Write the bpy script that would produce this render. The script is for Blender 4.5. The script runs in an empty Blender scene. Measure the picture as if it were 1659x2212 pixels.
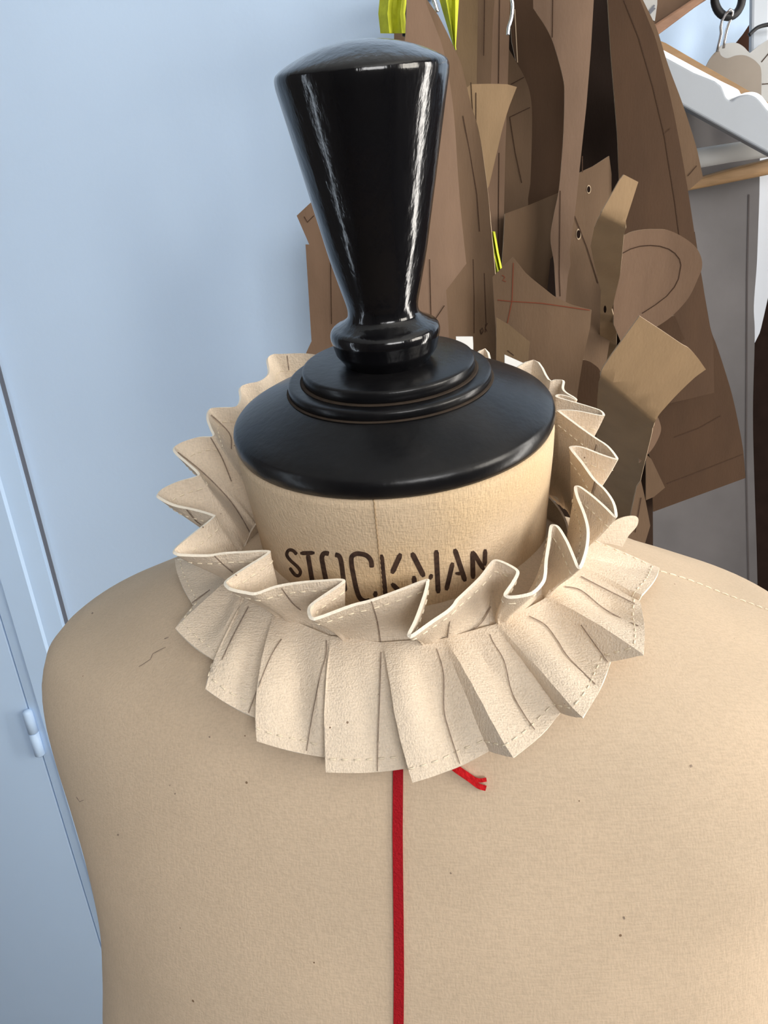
import bpy, bmesh, random
from math import *
from mathutils import Vector, Matrix
from mathutils.bvhtree import BVHTree
random.seed(7)
SC = bpy.context.scene
COL = SC.collection

# ------------------------------------------------------------------ camera
W, H, F = 1659.0, 2212.0, 1500.0
PITCH, ROLL = radians(21), radians(4.3)
CAM = Vector((-0.0057, -0.2467, 1.4550))
FWD = Vector((0, cos(PITCH), -sin(PITCH)))
_r, _u = Vector((1, 0, 0)), Vector((0, sin(PITCH), cos(PITCH)))
RGT = cos(ROLL) * _r - sin(ROLL) * _u
UPV = sin(ROLL) * _r + cos(ROLL) * _u
cd = bpy.data.cameras.new('camera')
cd.sensor_fit = 'VERTICAL'; cd.sensor_height = 36; cd.sensor_width = 27
cd.lens = F / H * 36; cd.clip_start = .01; cd.clip_end = 30
co = bpy.data.objects.new('camera', cd); COL.objects.link(co)
m = Matrix((RGT, UPV, -FWD)).transposed().to_4x4(); m.translation = CAM
co.matrix_world = m
SC.camera = co

# ------------------------------------------------------------------ world, light, exposure
w = bpy.data.worlds.new('sky'); SC.world = w; w.use_nodes = True
w.node_tree.nodes['Background'].inputs[0].default_value = (.62, .78, 1, 1)
w.node_tree.nodes['Background'].inputs[1].default_value = 0.8
SC.view_settings.view_transform = 'Standard'
SC.view_settings.look = 'None'
SC.view_settings.gamma = 1
SC.view_settings.use_curve_mapping = False
SC.view_settings.exposure = 0.0

XL, XR, YF, YB, ZC, ZF = -1.75, 1.75, -2.3, 0.80, 2.7, -0.30      # room shell
def area(name, loc, target, sx, sy, power, col):
    l = bpy.data.lights.new(name, 'AREA'); l.shape = 'RECTANGLE'; l.size = sx; l.size_y = sy
    l.energy = power; l.color = col
    o = bpy.data.objects.new(name, l); COL.objects.link(o); o.location = loc
    o.rotation_euler = (Vector(target) - Vector(loc)).to_track_quat('-Z', 'Y').to_euler()
    return o
# daylight standing in the three window openings (y/x centre, width, bottom, top of each opening)
WIN_R = (0.10, 0.32, 0.25, 2.25)
WIN_F = (0.70, 1.30, 1.70, 2.50)
WIN_L = (-0.42, 0.14, 0.10, 2.30)
area('window_light_right', (XR - .03, WIN_R[0], (WIN_R[2] + WIN_R[3]) / 2), (0, WIN_R[0], (WIN_R[2] + WIN_R[3]) / 2), WIN_R[1], WIN_R[3] - WIN_R[2], 40, (1, .94, .86))
WIN_K = (-0.95, 0.90, 1.45, 2.40)
area('window_light_right_front', (XR - .03, WIN_K[0], (WIN_K[2] + WIN_K[3]) / 2), (0, WIN_K[0], (WIN_K[2] + WIN_K[3]) / 2), WIN_K[1], WIN_K[3] - WIN_K[2], 38, (1, .92, .80))
area('window_light_front', (WIN_F[0], YF + .03, (WIN_F[2] + WIN_F[3]) / 2), (WIN_F[0], 0, (WIN_F[2] + WIN_F[3]) / 2), WIN_F[1], WIN_F[3] - WIN_F[2], 44, (1, .97, .94))
area('window_light_left', (XL + .03, WIN_L[0], (WIN_L[2] + WIN_L[3]) / 2), (0, WIN_L[0], (WIN_L[2] + WIN_L[3]) / 2), WIN_L[1], WIN_L[3] - WIN_L[2], 10, (.82, .91, 1))

# ------------------------------------------------------------------ helpers
def ray(px, py):
    return (FWD + RGT * ((px - W / 2) / F) - UPV * ((py - H / 2) / F)).normalized()
def at_y(px, py, Y):
    d = ray(px, py); return CAM + d * ((Y - CAM.y) / d.y)

def link(name, me, mat, parent=None, loc=None):
    o = bpy.data.objects.new(name, me); COL.objects.link(o)
    for mm in (mat if isinstance(mat, (list, tuple)) else [mat]):
        me.materials.append(mm)
    if parent is not None:
        o.parent = parent
        base = Vector((0, 0, 0)); p = parent
        mw = Matrix.Identity(4)
        chain = []
        while p: chain.append(p); p = p.parent
        for q in reversed(chain): mw = mw @ q.matrix_parent_inverse @ Matrix.Translation(q.location)
        o.matrix_parent_inverse = mw.inverted()
    elif loc is not None:
        loc = Vector(loc)
        for v in me.vertices: v.co -= loc
        o.location = loc
    return o
def mesh(name, V, Fc, mat, parent=None, smooth=True, loc=None):
    me = bpy.data.meshes.new(name); me.from_pydata([tuple(v) for v in V], [], Fc); me.update()
    if smooth:
        for p in me.polygons: p.use_smooth = True
    return link(name, me, mat, parent, loc)
def empty(name, loc, label, cat, group=None):
    o = bpy.data.objects.new(name, None); COL.objects.link(o); o.location = loc
    o.empty_display_size = .02
    return tag(o, label, cat, group)
def tag(o, label, cat, group=None):
    o['label'] = label; o['category'] = cat
    if group: o['group'] = group
    return o
def struct(o): o['kind'] = 'structure'; return o

class MB:
    def __init__(s): s.V = []; s.F = []
    def add(s, V, Fc):
        n = len(s.V); s.V += [Vector(v) for v in V]; s.F += [tuple(i + n for i in f) for f in Fc]
    def box(s, a, b):
        x0, y0, z0 = a; x1, y1, z1 = b
        s.add([(x0, y0, z0), (x1, y0, z0), (x1, y1, z0), (x0, y1, z0), (x0, y0, z1), (x1, y0, z1), (x1, y1, z1), (x0, y1, z1)],
              [(0, 3, 2, 1), (4, 5, 6, 7), (0, 1, 5, 4), (1, 2, 6, 5), (2, 3, 7, 6), (3, 0, 4, 7)])
    def tube(s, P, r, n=8, closed=False):
        P = [Vector(p) for p in P]; N = len(P); rings = []
        up = Vector((.13, .31, .94))
        for i, p in enumerate(P):
            t = (P[(i + 1) % N] - P[i - 1]) if closed else (P[min(i + 1, N - 1)] - P[max(i - 1, 0)])
            t.normalize(); a = t.cross(up)
            if a.length < .2: a = t.cross(Vector((1, 0, 0)))
            a.normalize(); b = t.cross(a)
            rr = r[i] if isinstance(r, (list, tuple)) else r
            rings.append([p + rr * (cos(2 * pi * k / n) * a + sin(2 * pi * k / n) * b) for k in range(n)])
        V = [v for R in rings for v in R]; Fc = []
        for i in range(N if closed else N - 1):
            j = (i + 1) % N
            for k in range(n):
                q = (k + 1) % n; Fc.append((i * n + k, i * n + q, j * n + q, j * n + k))
        if not closed:
            Fc.append(tuple(range(n))[::-1]); Fc.append(tuple((N - 1) * n + k for k in range(n)))
        s.add(V, Fc)
    def build(s, name, mat, parent=None, smooth=False, loc=None):
        return mesh(name, s.V, s.F, mat, parent, smooth, loc)

def cr(P, closed=False, n=6, flags=None):
    """Catmull-Rom through P; a segment stays straight unless both ends are flagged smooth."""
    N = len(P); out = []
    for i in range(N if closed else N - 1):
        p1, p2 = P[i], P[(i + 1) % N]
        out.append(p1)
        if flags and not (flags[i] and flags[(i + 1) % N]): continue
        p0 = P[i - 1] if (closed or i > 0) else p1
        p3 = P[(i + 2) % N] if (closed or i + 2 < N) else p2
        for k in range(1, n):
            t = k / n
            out.append(.5 * ((2 * p1) + (p2 - p0) * t + (2 * p0 - 5 * p1 + 4 * p2 - p3) * t * t + (3 * p1 - p0 - 3 * p2 + p3) * t ** 3))
    if not closed: out.append(P[-1])
    return out
def bevel(o, wd=.002, seg=2):
    b = o.modifiers.new('bevel', 'BEVEL'); b.width = wd; b.segments = seg; b.limit_method = 'ANGLE'; return o
def solid(o, th, off=0.0, rim=None):
    b = o.modifiers.new('thickness', 'SOLIDIFY'); b.thickness = th; b.offset = off
    if rim is not None: b.material_offset_rim = rim
    e = o.modifiers.new('sharp_edges', 'EDGE_SPLIT'); e.split_angle = radians(42); e.use_edge_sharp = True
    return o
def sharp(o, deg=38):
    try: o.data.set_sharp_from_angle(angle=radians(deg))
    except Exception: pass
    return o
def interp(tab, z):
    if z >= tab[0][0]: return tab[0][1:]
    for a, b in zip(tab, tab[1:]):
        if b[0] <= z <= a[0]:
            t = (a[0] - z) / (a[0] - b[0]); return [p + (q - p) * t for p, q in zip(a[1:], b[1:])]
    return tab[-1][1:]

# ------------------------------------------------------------------ materials
def mat(name, col, rough=.8, spec=.3, noise=.0, nscale=30, bump=0, bscale=300, col2=None, specks=0, weave=0, coat=0, metal=0, streak=None, speckscale=140, dirt=None):
    M = bpy.data.materials.new(name); M.use_nodes = True
    N = M.node_tree.nodes; L = M.node_tree.links; B = N['Principled BSDF']
    B.inputs['Roughness'].default_value = rough; B.inputs['Specular IOR Level'].default_value = spec
    B.inputs['Metallic'].default_value = metal
    if coat: B.inputs['Coat Weight'].default_value = coat; B.inputs['Coat Roughness'].default_value = .06
    geo = N.new('ShaderNodeNewGeometry')
    c4 = (*col, 1); cur = None
    mp = N.new('ShaderNodeMapping'); L.new(geo.outputs['Position'], mp.inputs[0])
    if streak: mp.inputs['Scale'].default_value = streak
    def mixn(fac, a, b):
        x = N.new('ShaderNodeMix'); x.data_type = 'RGBA'; L.new(fac, x.inputs[0])
        if isinstance(a, tuple): x.inputs[6].default_value = a
        else: L.new(a, x.inputs[6])
        x.inputs[7].default_value = b; return x.outputs[2]
    def ramp(src, a, b):
        r = N.new('ShaderNodeMapRange'); r.inputs[1].default_value = a; r.inputs[2].default_value = b; L.new(src, r.inputs[0]); return r.outputs[0]
    n1 = N.new('ShaderNodeTexNoise'); n1.inputs['Scale'].default_value = nscale; n1.inputs['Detail'].default_value = 6; L.new(mp.outputs[0], n1.inputs[0])
    d = tuple(c * (1 - noise) for c in col) if col2 is None else col2
    cur = mixn(ramp(n1.outputs[0], .3, .7), c4, (*d, 1))
    if dirt:
        n3 = N.new('ShaderNodeTexNoise'); n3.inputs['Scale'].default_value = dirt[1]; n3.inputs['Detail'].default_value = 3; L.new(geo.outputs['Position'], n3.inputs[0])
        cur = mixn(ramp(n3.outputs[0], .45, .75), cur, (*dirt[0], 1))
    if specks:
        v = N.new('ShaderNodeTexVoronoi'); v.inputs['Scale'].default_value = speckscale; v.inputs['Randomness'].default_value = 1; L.new(geo.outputs['Position'], v.inputs[0])
        sp = N.new('ShaderNodeSeparateColor'); L.new(v.outputs['Color'], sp.inputs[0])
        g = N.new('ShaderNodeMath'); g.operation = 'LESS_THAN'; L.new(v.outputs['Distance'], g.inputs[0])
        h = N.new('ShaderNodeMath'); h.operation = 'MULTIPLY'; L.new(sp.outputs[0], h.inputs[0]); h.inputs[1].default_value = specks
        h2 = N.new('ShaderNodeMath'); h2.operation = 'SUBTRACT'; L.new(h.outputs[0], h2.inputs[0]); h2.inputs[1].default_value = specks * .62
        L.new(h2.outputs[0], g.inputs[1])
        cur = mixn(g.outputs[0], cur, (col[0] * .32, col[1] * .26, col[2] * .22, 1))
    hgt = None
    if weave:
        wa = []
        for sc_ in ((.16, 1, 1), (1, 1, .16)):
            m2 = N.new('ShaderNodeMapping'); m2.inputs['Scale'].default_value = sc_; L.new(geo.outputs['Position'], m2.inputs[0])
            t = N.new('ShaderNodeTexNoise'); t.inputs['Scale'].default_value = weave * 3; t.inputs['Detail'].default_value = 1; L.new(m2.outputs[0], t.inputs[0]); wa.append(t.outputs[0])
        ad = N.new('ShaderNodeMath'); ad.operation = 'ADD'; L.new(wa[0], ad.inputs[0]); L.new(wa[1], ad.inputs[1]); hgt = ad.outputs[0]
        dk = N.new('ShaderNodeMapRange'); L.new(hgt, dk.inputs[0]); dk.inputs[1].default_value = .7; dk.inputs[2].default_value = 1.2; dk.inputs[3].default_value = .22; dk.inputs[4].default_value = 0
        cur = mixn(dk.outputs[0], cur, tuple(c * .5 for c in col) + (1,))
    L.new(cur, B.inputs['Base Color'])
    if bump:
        n2 = N.new('ShaderNodeTexNoise'); n2.inputs['Scale'].default_value = bscale; n2.inputs['Detail'].default_value = 4; L.new(mp.outputs[0], n2.inputs[0])
        hh = n2.outputs[0]
        if hgt is not None:
            a2 = N.new('ShaderNodeMath'); a2.operation = 'ADD'; L.new(hgt, a2.inputs[0]); L.new(hh, a2.inputs[1]); hh = a2.outputs[0]
        bp = N.new('ShaderNodeBump'); bp.inputs['Strength'].default_value = bump; bp.inputs['Distance'].default_value = .001
        L.new(hh, bp.inputs['Height']); L.new(bp.outputs[0], B.inputs['Normal'])
    return M
M_wall = mat('pale_blue_wall_paint', (.60, .765, .985), .55, .2, .04, 3, .25, 90)
M_trim = mat('blue_white_gloss_paint', (.57, .75, .99), .4, .3, .03, 4, .1, 60)
M_gap = mat('dark_gap_grey', (.16, .17, .2), .9, .1)
M_room = mat('plain_room_paint', (.13, .12, .115), .9, .1, .05, 2)
M_floor = mat('grey_brown_floorboards', (.2, .15, .11), .5, .3, .3, 6, .1, 40, streak=(1, 8, 1))
M_linen = mat('aged_linen', (.64, .50, .36), .95, .1, .10, 26, .14, 1500, weave=520, specks=.16, speckscale=110, dirt=((.57, .455, .335), 9))
M_neck = mat('neck_linen', (.68, .525, .36), .95, .1, .14, 60, .28, 900, weave=560, dirt=((.66, .48, .28), 18))
M_cal = mat('natural_calico', (.77, .65, .515), .95, .1, .06, 40, .35, 1400, weave=620, specks=.20, speckscale=190)
M_rim = mat('calico_cut_edge', (.90, .82, .69), .95, .1, .05, 200, .3, 900)
M_thread = mat('cream_thread', (.82, .72, .56), .9, .1)
M_seam = mat('seam_thread_brown', (.42, .30, .18), .9, .1, .2, 300)
M_pencil = mat('pencil_grey_brown', (.34, .26, .20), .9, .1, .4, 900)
M_pencilc = mat('dark_pencil_on_card', (.07, .04, .026), .9, .1, .4, 900)
M_ink = mat('stencil_ink', (.035, .022, .018), .9, .1, .0, 700, col2=(.085, .05, .034))
M_black = mat('black_lacquered_wood', (.004, .004, .005), .16, .42, .0, 40, .35, 260, streak=(1, 1, .25), coat=.25)
M_blackcap = mat('worn_black_lacquer', (.005, .005, .006), .29, .3, .0, 60, .10, 350, dirt=((.016, .015, .015), 40))
M_dust = mat('dusty_groove', (.05, .037, .028), .9, .1, .3, 200)
M_red = mat('red_cotton_tape', (.38, .003, .010), .75, .25, .15, 300, .5, 1500)
M_redy = mat('red_cord', (.62, .01, .014), .8, .2, .3, 500, .6, 900)
M_white = mat('white_paint', (.44, .47, .52), .35, .4, .03, 20)
M_white_shade = mat('white_paint_shaded', (.33, .36, .40), .45, .3, .04, 20)  # same white paint, darkened for the shaded hanger face
M_white_lit = mat('white_paint_lit', (.84, .86, .88), .25, .5, .02, 20)  # same white paint, brightened for the lit top edge
M_wood = mat('tan_wood', (.33, .20, .095), .5, .3, .3, 14, .1, 80, streak=(2, 2, 12))
M_woodd = mat('red_brown_wood', (.30, .165, .10), .55, .3, .25, 14, .1, 80, streak=(4, 4, 14))
M_bag = mat('grey_garment_bag', (.135, .126, .128), .6, .3, .12, 12, .5, 25, col2=(.105, .098, .10))
M_paper = mat('white_paper', (.86, .86, .84), .8, .2, .04, 30)
M_dark = mat('near_black_cloth', (.016, .009, .007), .95, .05, .3, 60)
M_chrome = mat('steel_wire', (.75, .76, .78), .25, .5, metal=1)
M_rubber = mat('black_rubber', (.012, .012, .014), .5, .4)
M_neon = mat('neon_yellow_tape', (.66, .70, .06), .8, .2, .2, 120, .4, 400)
M_greyp = mat('grey_painted_post', (.55, .60, .66), .5, .3, .1, 20)
M_cream = mat('grey_cream_card', (.27, .235, .20), .85, .15, .08, 40)
M_creaml = mat('pale_card', (.46, .46, .45), .85, .15, .06, 40)
M_edge = mat('card_cut_edge', (.46, .35, .24), .9, .1)  # pale core, lightened further for the light along the cut edges
KR = {}
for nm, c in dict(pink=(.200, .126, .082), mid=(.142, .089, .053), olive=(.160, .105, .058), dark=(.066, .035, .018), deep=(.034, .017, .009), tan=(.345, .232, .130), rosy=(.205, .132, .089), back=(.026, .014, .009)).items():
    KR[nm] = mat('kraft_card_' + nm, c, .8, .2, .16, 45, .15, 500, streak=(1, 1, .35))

# ------------------------------------------------------------------ the room
def wall_with_hole(name, axis, pos, th, a0, a1, z0, z1, *holes):
    b = MB()
    def bx(u0, u1, w0, w1):
        if axis == 'x': b.box((min(pos, pos + th), u0, w0), (max(pos, pos + th), u1, w1))
        else: b.box((u0, min(pos, pos + th), w0), (u1, max(pos, pos + th), w1))
    u = a0
    for c, wd, h0, h1 in sorted(holes):
        p0, p1 = c - wd / 2, c + wd / 2
        bx(u, p0, z0, z1); bx(p0, p1, z0, h0); bx(p0, p1, h1, z1); u = p1
    bx(u, a1, z0, z1)
    return struct(b.build(name, M_room))
def window(name, axis, pos, th, hole, nx, nz):
    c, wd, h0, h1 = hole; b = MB(); s = .035
    def bx(u0, u1, w0, w1):
        if axis == 'x': b.box((min(pos, pos + th), u0, w0), (max(pos, pos + th), u1, w1))
        else: b.box((u0, min(pos, pos + th), w0), (u1, max(pos, pos + th), w1))
    p0, p1 = c - wd / 2, c + wd / 2
    bx(p0, p0 + s, h0, h1); bx(p1 - s, p1, h0, h1); bx(p0 + s, p1 - s, h0, h0 + s); bx(p0 + s, p1 - s, h1 - s, h1)
    for i in range(1, nx): u = p0 + wd * i / nx; bx(u - .012, u + .012, h0 + s, h1 - s)
    for i in range(1, nz): z = h0 + (h1 - h0) * i / nz; bx(p0 + s, p1 - s, z - .012, z + .012)
    return struct(b.build(name, M_trim))
b = MB(); b.box((XL, YF, ZF - .1), (XR, YB, ZF)); struct(b.build('floor', M_floor))
b = MB(); b.box((XL, YF, ZC), (XR, YB, ZC + .1)); struct(b.build('ceiling', mat('ceiling_paint', (.7, .7, .68), .9, .1)))
b = MB(); b.box((XL, YB, ZF), (XR, YB + .1, ZC)); struct(b.build('wall_back', M_wall))
wall_with_hole('wall_right', 'x', XR, .12, YF, YB, ZF, ZC, WIN_R, WIN_K); window('window_4', 'x', XR - .02, -.03, WIN_K, 2, 2); window('window_1', 'x', XR - .02, -.03, WIN_R, 1, 3)
wall_with_hole('wall_left', 'x', XL, -.12, YF, YB, ZF, ZC, WIN_L); window('window_2', 'x', XL + .02, .03, WIN_L, 1, 2)
wall_with_hole('wall_front', 'y', YF, -.12, XL, XR, ZF, ZC, WIN_F); window('window_3', 'y', YF + .02, .03, WIN_F, 2, 2)

# door on the left of the back wall: casing profile and leaf, x read off where the lines meet the wall
xA = at_y(70, 1066, YB).x; xB = at_y(50, 1204, YB - .015).x; xC = at_y(42, 1384, YB - .018).x; xD = at_y(130, 1772, YB - .018).x
ZD = 2.12
def prism(name, prof, z0, z1, m, parent=None):
    n = len(prof); V = [(x, y, z0) for x, y in prof] + [(x, y, z1) for x, y in prof]
    Fc = [tuple(range(n)), tuple(range(n, 2 * n))[::-1]] + [(i, i + n, (i + 1) % n + n, (i + 1) % n) for i in range(n)]
    return mesh(name, V, Fc, m, parent, False)
cas = prism('trim_1', [(xA - .003, YB), (xA - .003, YB - .012), (xB, YB - .015), (xB - .003, YB - .020), (xC, YB - .020), (xC - .004, YB - .014), (xD + .003, YB - .014), (xD + .003, YB)], ZF, ZD + .1, M_trim); struct(cas)
gp = prism('shadow_gap', [(xA + .003, YB), (xA + .003, YB - .002), (xA - .003, YB - .002), (xA - .003, YB)], ZF, ZD + .1, M_gap, cas)
dr = MB(); dr.box((xD - .80, YB - .013, ZF + .01), (xD, YB - .001, ZD)); dr = struct(dr.build('door_1', M_trim)); bevel(dr, .002)
ph = at_y(64, 1585, YB - .022)
hg = MB(); hx = xD + .001
hz = ph.z; hh = .048; rr = .0085
hg.tube([(hx, YB - .019, hz - hh - .004), (hx, YB - .019, hz - hh), (hx, YB - .019, hz - .0012), (hx, YB - .019, hz - .001)], [.004, rr, rr, rr * .8], 14)
hg.tube([(hx, YB - .019, hz + .0002), (hx, YB - .019, hz + .0006), (hx, YB - .019, hz + hh - .006), (hx, YB - .019, hz + hh - .002), (hx, YB - .019, hz + hh)], [rr * .8, rr, rr, rr * .8, .003], 14)
hg.build('hinge', M_trim, dr, True)

# ------------------------------------------------------------------ dress form
TILT, YAW = radians(10), radians(9)
O = Vector((0, 0, 1.40))
FD = Vector((-sin(YAW), -cos(YAW), 0)); RV = Vector((cos(YAW), -sin(YAW), 0))
AX = cos(TILT) * Vector((0, 0, 1)) + sin(TILT) * FD
FV = cos(TILT) * FD - sin(TILT) * Vector((0, 0, 1))
def nk(t, r, ang):            # neck frame: ang 0 = front, +90 = picture right
    return O + AX * t + FV * (r * cos(ang)) + RV * (r * sin(ang))
def lathe(prof, n=96, cap=True):
    V = []; Fc = []
    for t, r in prof:
        V += [nk(t, r, 2 * pi * k / n) for k in range(n)]
    for i in range(len(prof) - 1):
        for k in range(n):
            q = (k + 1) % n; Fc.append((i * n + k, i * n + q, (i + 1) * n + q, (i + 1) * n + k))
    if cap: Fc.append(tuple(range(n))[::-1]); Fc.append(tuple((len(prof) - 1) * n + k for k in range(n)))
    return V, Fc
form = empty('dress_form', (0, 0.03, ZF), 'beige linen covered dress form with a black turned wooden neck knob', 'dress form')

# torso: slices (z, half width, front depth, back depth, exponent) about a y offset
YT = radians(11.58)
TORSO = [(1.36, 0.036, 0.028, 0.036, 2.0), (1.352, 0.05, 0.034, 0.046, 2.0), (1.346, 0.062, 0.04, 0.056, 2.0), (1.339, 0.083, 0.049, 0.072, 2.0), (1.332, 0.102, 0.06, 0.09, 2.05), (1.324, 0.119, 0.069, 0.094, 2.1), (1.315, 0.143, 0.074, 0.098, 2.2), (1.305, 0.1495, 0.0785, 0.1, 2.3), (1.293, 0.1499, 0.083, 0.102, 2.4), (1.278, 0.1472, 0.088, 0.104, 2.45), (1.26, 0.1423, 0.0935, 0.105, 2.5), (1.235, 0.1384, 0.1, 0.105, 2.5), (1.205, 0.1371, 0.107, 0.104, 2.5), (1.17, 0.1427, 0.112, 0.102, 2.5), (1.13, 0.151, 0.115, 0.1, 2.5), (1.08, 0.1532, 0.112, 0.095, 2.5), (1.02, 0.146, 0.098, 0.088, 2.4), (0.96, 0.1353, 0.088, 0.085, 2.3), (0.9, 0.14, 0.092, 0.1, 2.3), (0.84, 0.16, 0.1, 0.12, 2.4), (0.78, 0.172, 0.102, 0.125, 2.4), (0.74, 0.172, 0.1, 0.122, 2.4)]
tf, tr = Vector((-sin(YT), -cos(YT), 0)), Vector((cos(YT), -sin(YT), 0))
TX = -0.0017
def torso_mesh():
    n = 128; zs = []
    tab = TORSO
    for a, b in zip(tab, tab[1:]):
        k = max(1, int((a[0] - b[0]) / .004)) if a[0] > 1.1 else max(1, int((a[0] - b[0]) / .02))
        # smooth interpolation with Catmull-Rom over the rows
        i = tab.index(a); p0 = tab[max(i - 1, 0)]; p3 = tab[min(i + 2, len(tab) - 1)]
        for j in range(k):
            t = j / k
            def h(c):
                m1 = (b[c] - p0[c]) / (b[0] - p0[0]) * (b[0] - a[0]); m2 = (p3[c] - a[c]) / (p3[0] - a[0]) * (b[0] - a[0])
                return (2 * t**3 - 3 * t**2 + 1) * a[c] + (t**3 - 2 * t**2 + t) * m1 + (-2 * t**3 + 3 * t**2) * b[c] + (t**3 - t**2) * m2
            zs.append((a[0] + (b[0] - a[0]) * t, h(1), h(2), h(3), h(4)))
    zs.append(tab[-1])
    V = []; Fc = []
    for z, hw, fd, bd, e in zs:
        for k in range(n):
            u = 2 * pi * k / n; c, s = cos(u), sin(u)
            ex = .022 * max(0, min(1, (1.333 - z) / .06)) if s > 0 else 0
            x = (hw + ex) * abs(s) ** (2 / e) * (1 if s >= 0 else -1)
            y = (fd if c >= 0 else bd) * abs(c) ** (2 / e) * (1 if c >= 0 else -1)
            yo = 0.0034
            V.append(tr * (x + TX) + tf * (y + yo) + Vector((0, 0, z)))
    for i in range(len(zs) - 1):
        for k in range(n):
            q = (k + 1) % n; Fc.append((i * n + k, (i + 1) * n + k, (i + 1) * n + q, i * n + q))
    Fc.append(tuple(range(n))); Fc.append(tuple((len(zs) - 1) * n + k for k in range(n))[::-1])
    return V, Fc
tV, tF = torso_mesh()
torso = mesh('torso', tV, tF, M_linen, form)
BT = BVHTree.FromPolygons(tV, tF)
# neck column under the cap
nprof = [(-.0052, .0540), (-.0056, .0566), (-.008, .0572), (-.016, .0570), (-.028, .0563), (-.040, .0556), (-.052, .0553), (-.060, .0556), (-.068, .0565), (-.078, .060), (-.088, .064)]
nV, nF = lathe(nprof, 128)
neck = mesh('neck', nV, nF, M_neck, form)
BN = BVHTree.FromPolygons(nV, nF)
# black cap with its steps
cp = [(-.0056, .030), (-.0056, .0555), (-.0050, .0566), (-.0035, .0572), (-.0010, .0572), (.0004, .0568), (.0015, .0558), (.0035, .0520), (.0060, .0460), (.0082, .0405), (.0098, .0368),
      (.0102, .0355), (.0104, .0353)]
cap = mesh('neck_cap', *lathe(cp), M_blackcap, form)
g = lathe([(.0095, .030), (.0103, .0364), (.0106, .0362), (.0106, .030)]); mesh('dusty_groove', *g, M_dust, cap)
mesh('cap_step', *lathe([(.0098, .02), (.0104, .0350), (.0108, .0356), (.0128, .0356), (.0135, .0352), (.0138, .0344), (.0136, .0312), (.0136, .02)]), M_blackcap, cap)
mesh('dusty_groove', *lathe([(.0132, .028), (.01375, .0312), (.0140, .0306), (.0140, .028)]), M_dust, cap)
mesh('cap_step', *lathe([(.0134, .02), (.0139, .0296), (.0145, .0300), (.0172, .0300), (.0179, .0296), (.0182, .0288), (.0181, .016), (.0181, .0)], cap=False), M_blackcap, cap)
# turned knob
kp = [(.0176, .0142), (.0182, .0146), (.0192, .0153), (.0206, .0163), (.0222, .0174), (.0238, .0178), (.0255, .0182), (.0272, .0186), (.0285, .0186), (.0297, .0182), (.0306, .0172), (.0312, .0158),
      (.0319, .0145), (.0328, .0131), (.0340, .0121), (.0355, .0118), (.0372, .0119), (.0392, .0123), (.044, .0135), (.0537, .0158), (.062, .0174), (.0706, .0191), (.080, .0209), (.0883, .0225), (.095, .0238), (.0990, .0246),
      (.1010, .0249), (.1025, .0249), (.1036, .0245), (.1044, .0236), (.1052, .0222), (.1064, .0196), (.1078, .0160), (.1090, .0120), (.1099, .0075), (.1104, .0035), (.1106, .0004)]
# refine by Catmull-Rom
kk = cr([Vector((a, b_, 0)) for a, b_ in kp], False, 4); kk = [(v.x, max(v.y, .0002)) for v in kk]
mesh('knob', *lathe(kk, 96), M_black, form)
# stand below
b = MB(); b.tube([(0, .03, ZF + .06), (0, .03, .76)], .016, 16); b.build('stand_pole', M_black, form, True)
b = MB(); b.tube([(0, .03, ZF), (0, .03, ZF + .012), (0, .03, ZF + .03), (0, .03, ZF + .05), (0, .03, ZF + .075)], [.17, .175, .15, .06, .02], 32); b.build('stand_base', M_black, form, True)

def hit(B, px, py):
    r = B.ray_cast(CAM, ray(px, py)); return r
def on(B, px, py, off):
    loc, nr, i, d = hit(B, px, py)
    if loc is None: return None
    return loc - ray(px, py) * off
def dense(P, step=6):
    out = []
    for (a, b_), (c, d) in zip(P, P[1:]):
        k = max(1, int(hypot(c - a, d - b_) / step))
        out += [(a + (c - a) * i / k, b_ + (d - b_) * i / k) for i in range(k)]
    return out + [P[-1]]
def crpx(P, n=5):
    return [(v.x, v.y) for v in cr([Vector((a, b_, 0)) for a, b_ in P], False, n)]
def strip(mb, B, P, wpx, off=.0003, thick=0, taper=False, roundcap=False):
    """a ribbon of wpx picture width laid on the surface B along the traced line"""
    P = dense(P); L = []; R = []
    for i, (x, y) in enumerate(P):
        x0, y0 = P[max(i - 1, 0)]; x1, y1 = P[min(i + 1, len(P) - 1)]
        l = hypot(x1 - x0, y1 - y0) or 1; nx, ny = -(y1 - y0) / l, (x1 - x0) / l
        w_ = wpx / 2
        if roundcap and (i == 0 or i == len(P) - 1): w_ *= .55
        if taper: w_ *= (.6 + .4 * sin(i * 2.1))
        a = on(B, x + nx * w_, y + ny * w_, off); c = on(B, x - nx * w_, y - ny * w_, off)
        if a is None or c is None:
            if len(L) > 1: _fl(mb, L, R, thick)
            L, R = [], []; continue
        if L and (a - L[-1]).length > .012:
            if len(L) > 1: _fl(mb, L, R, thick)
            L, R = [], []
        L.append(a); R.append(c)
    if len(L) > 1: _fl(mb, L, R, thick)
def _fl(mb, L, R, thick):
    n = len(L)
    if not thick:
        mb.add(L + R, [(i, i + 1, n + i + 1, n + i) for i in range(n - 1)])
    else:
        nd = [(CAM - p).normalized() * thick for p in L]
        V = L + R + [p + d for p, d in zip(L, nd)] + [p + d for p, d in zip(R, nd)]
        Fc = []
        for i in range(n - 1):
            Fc += [(i, n + i, n + i + 1, i + 1), (2 * n + i, 2 * n + i + 1, 3 * n + i + 1, 3 * n + i), (i, i + 1, 2 * n + i + 1, 2 * n + i), (n + i, 3 * n + i, 3 * n + i + 1, n + i + 1)]
        Fc += [(0, 2 * n, 3 * n, n), (n - 1, 2 * n - 1, 4 * n - 1, 3 * n - 1)]
        mb.add(V, Fc)

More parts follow.
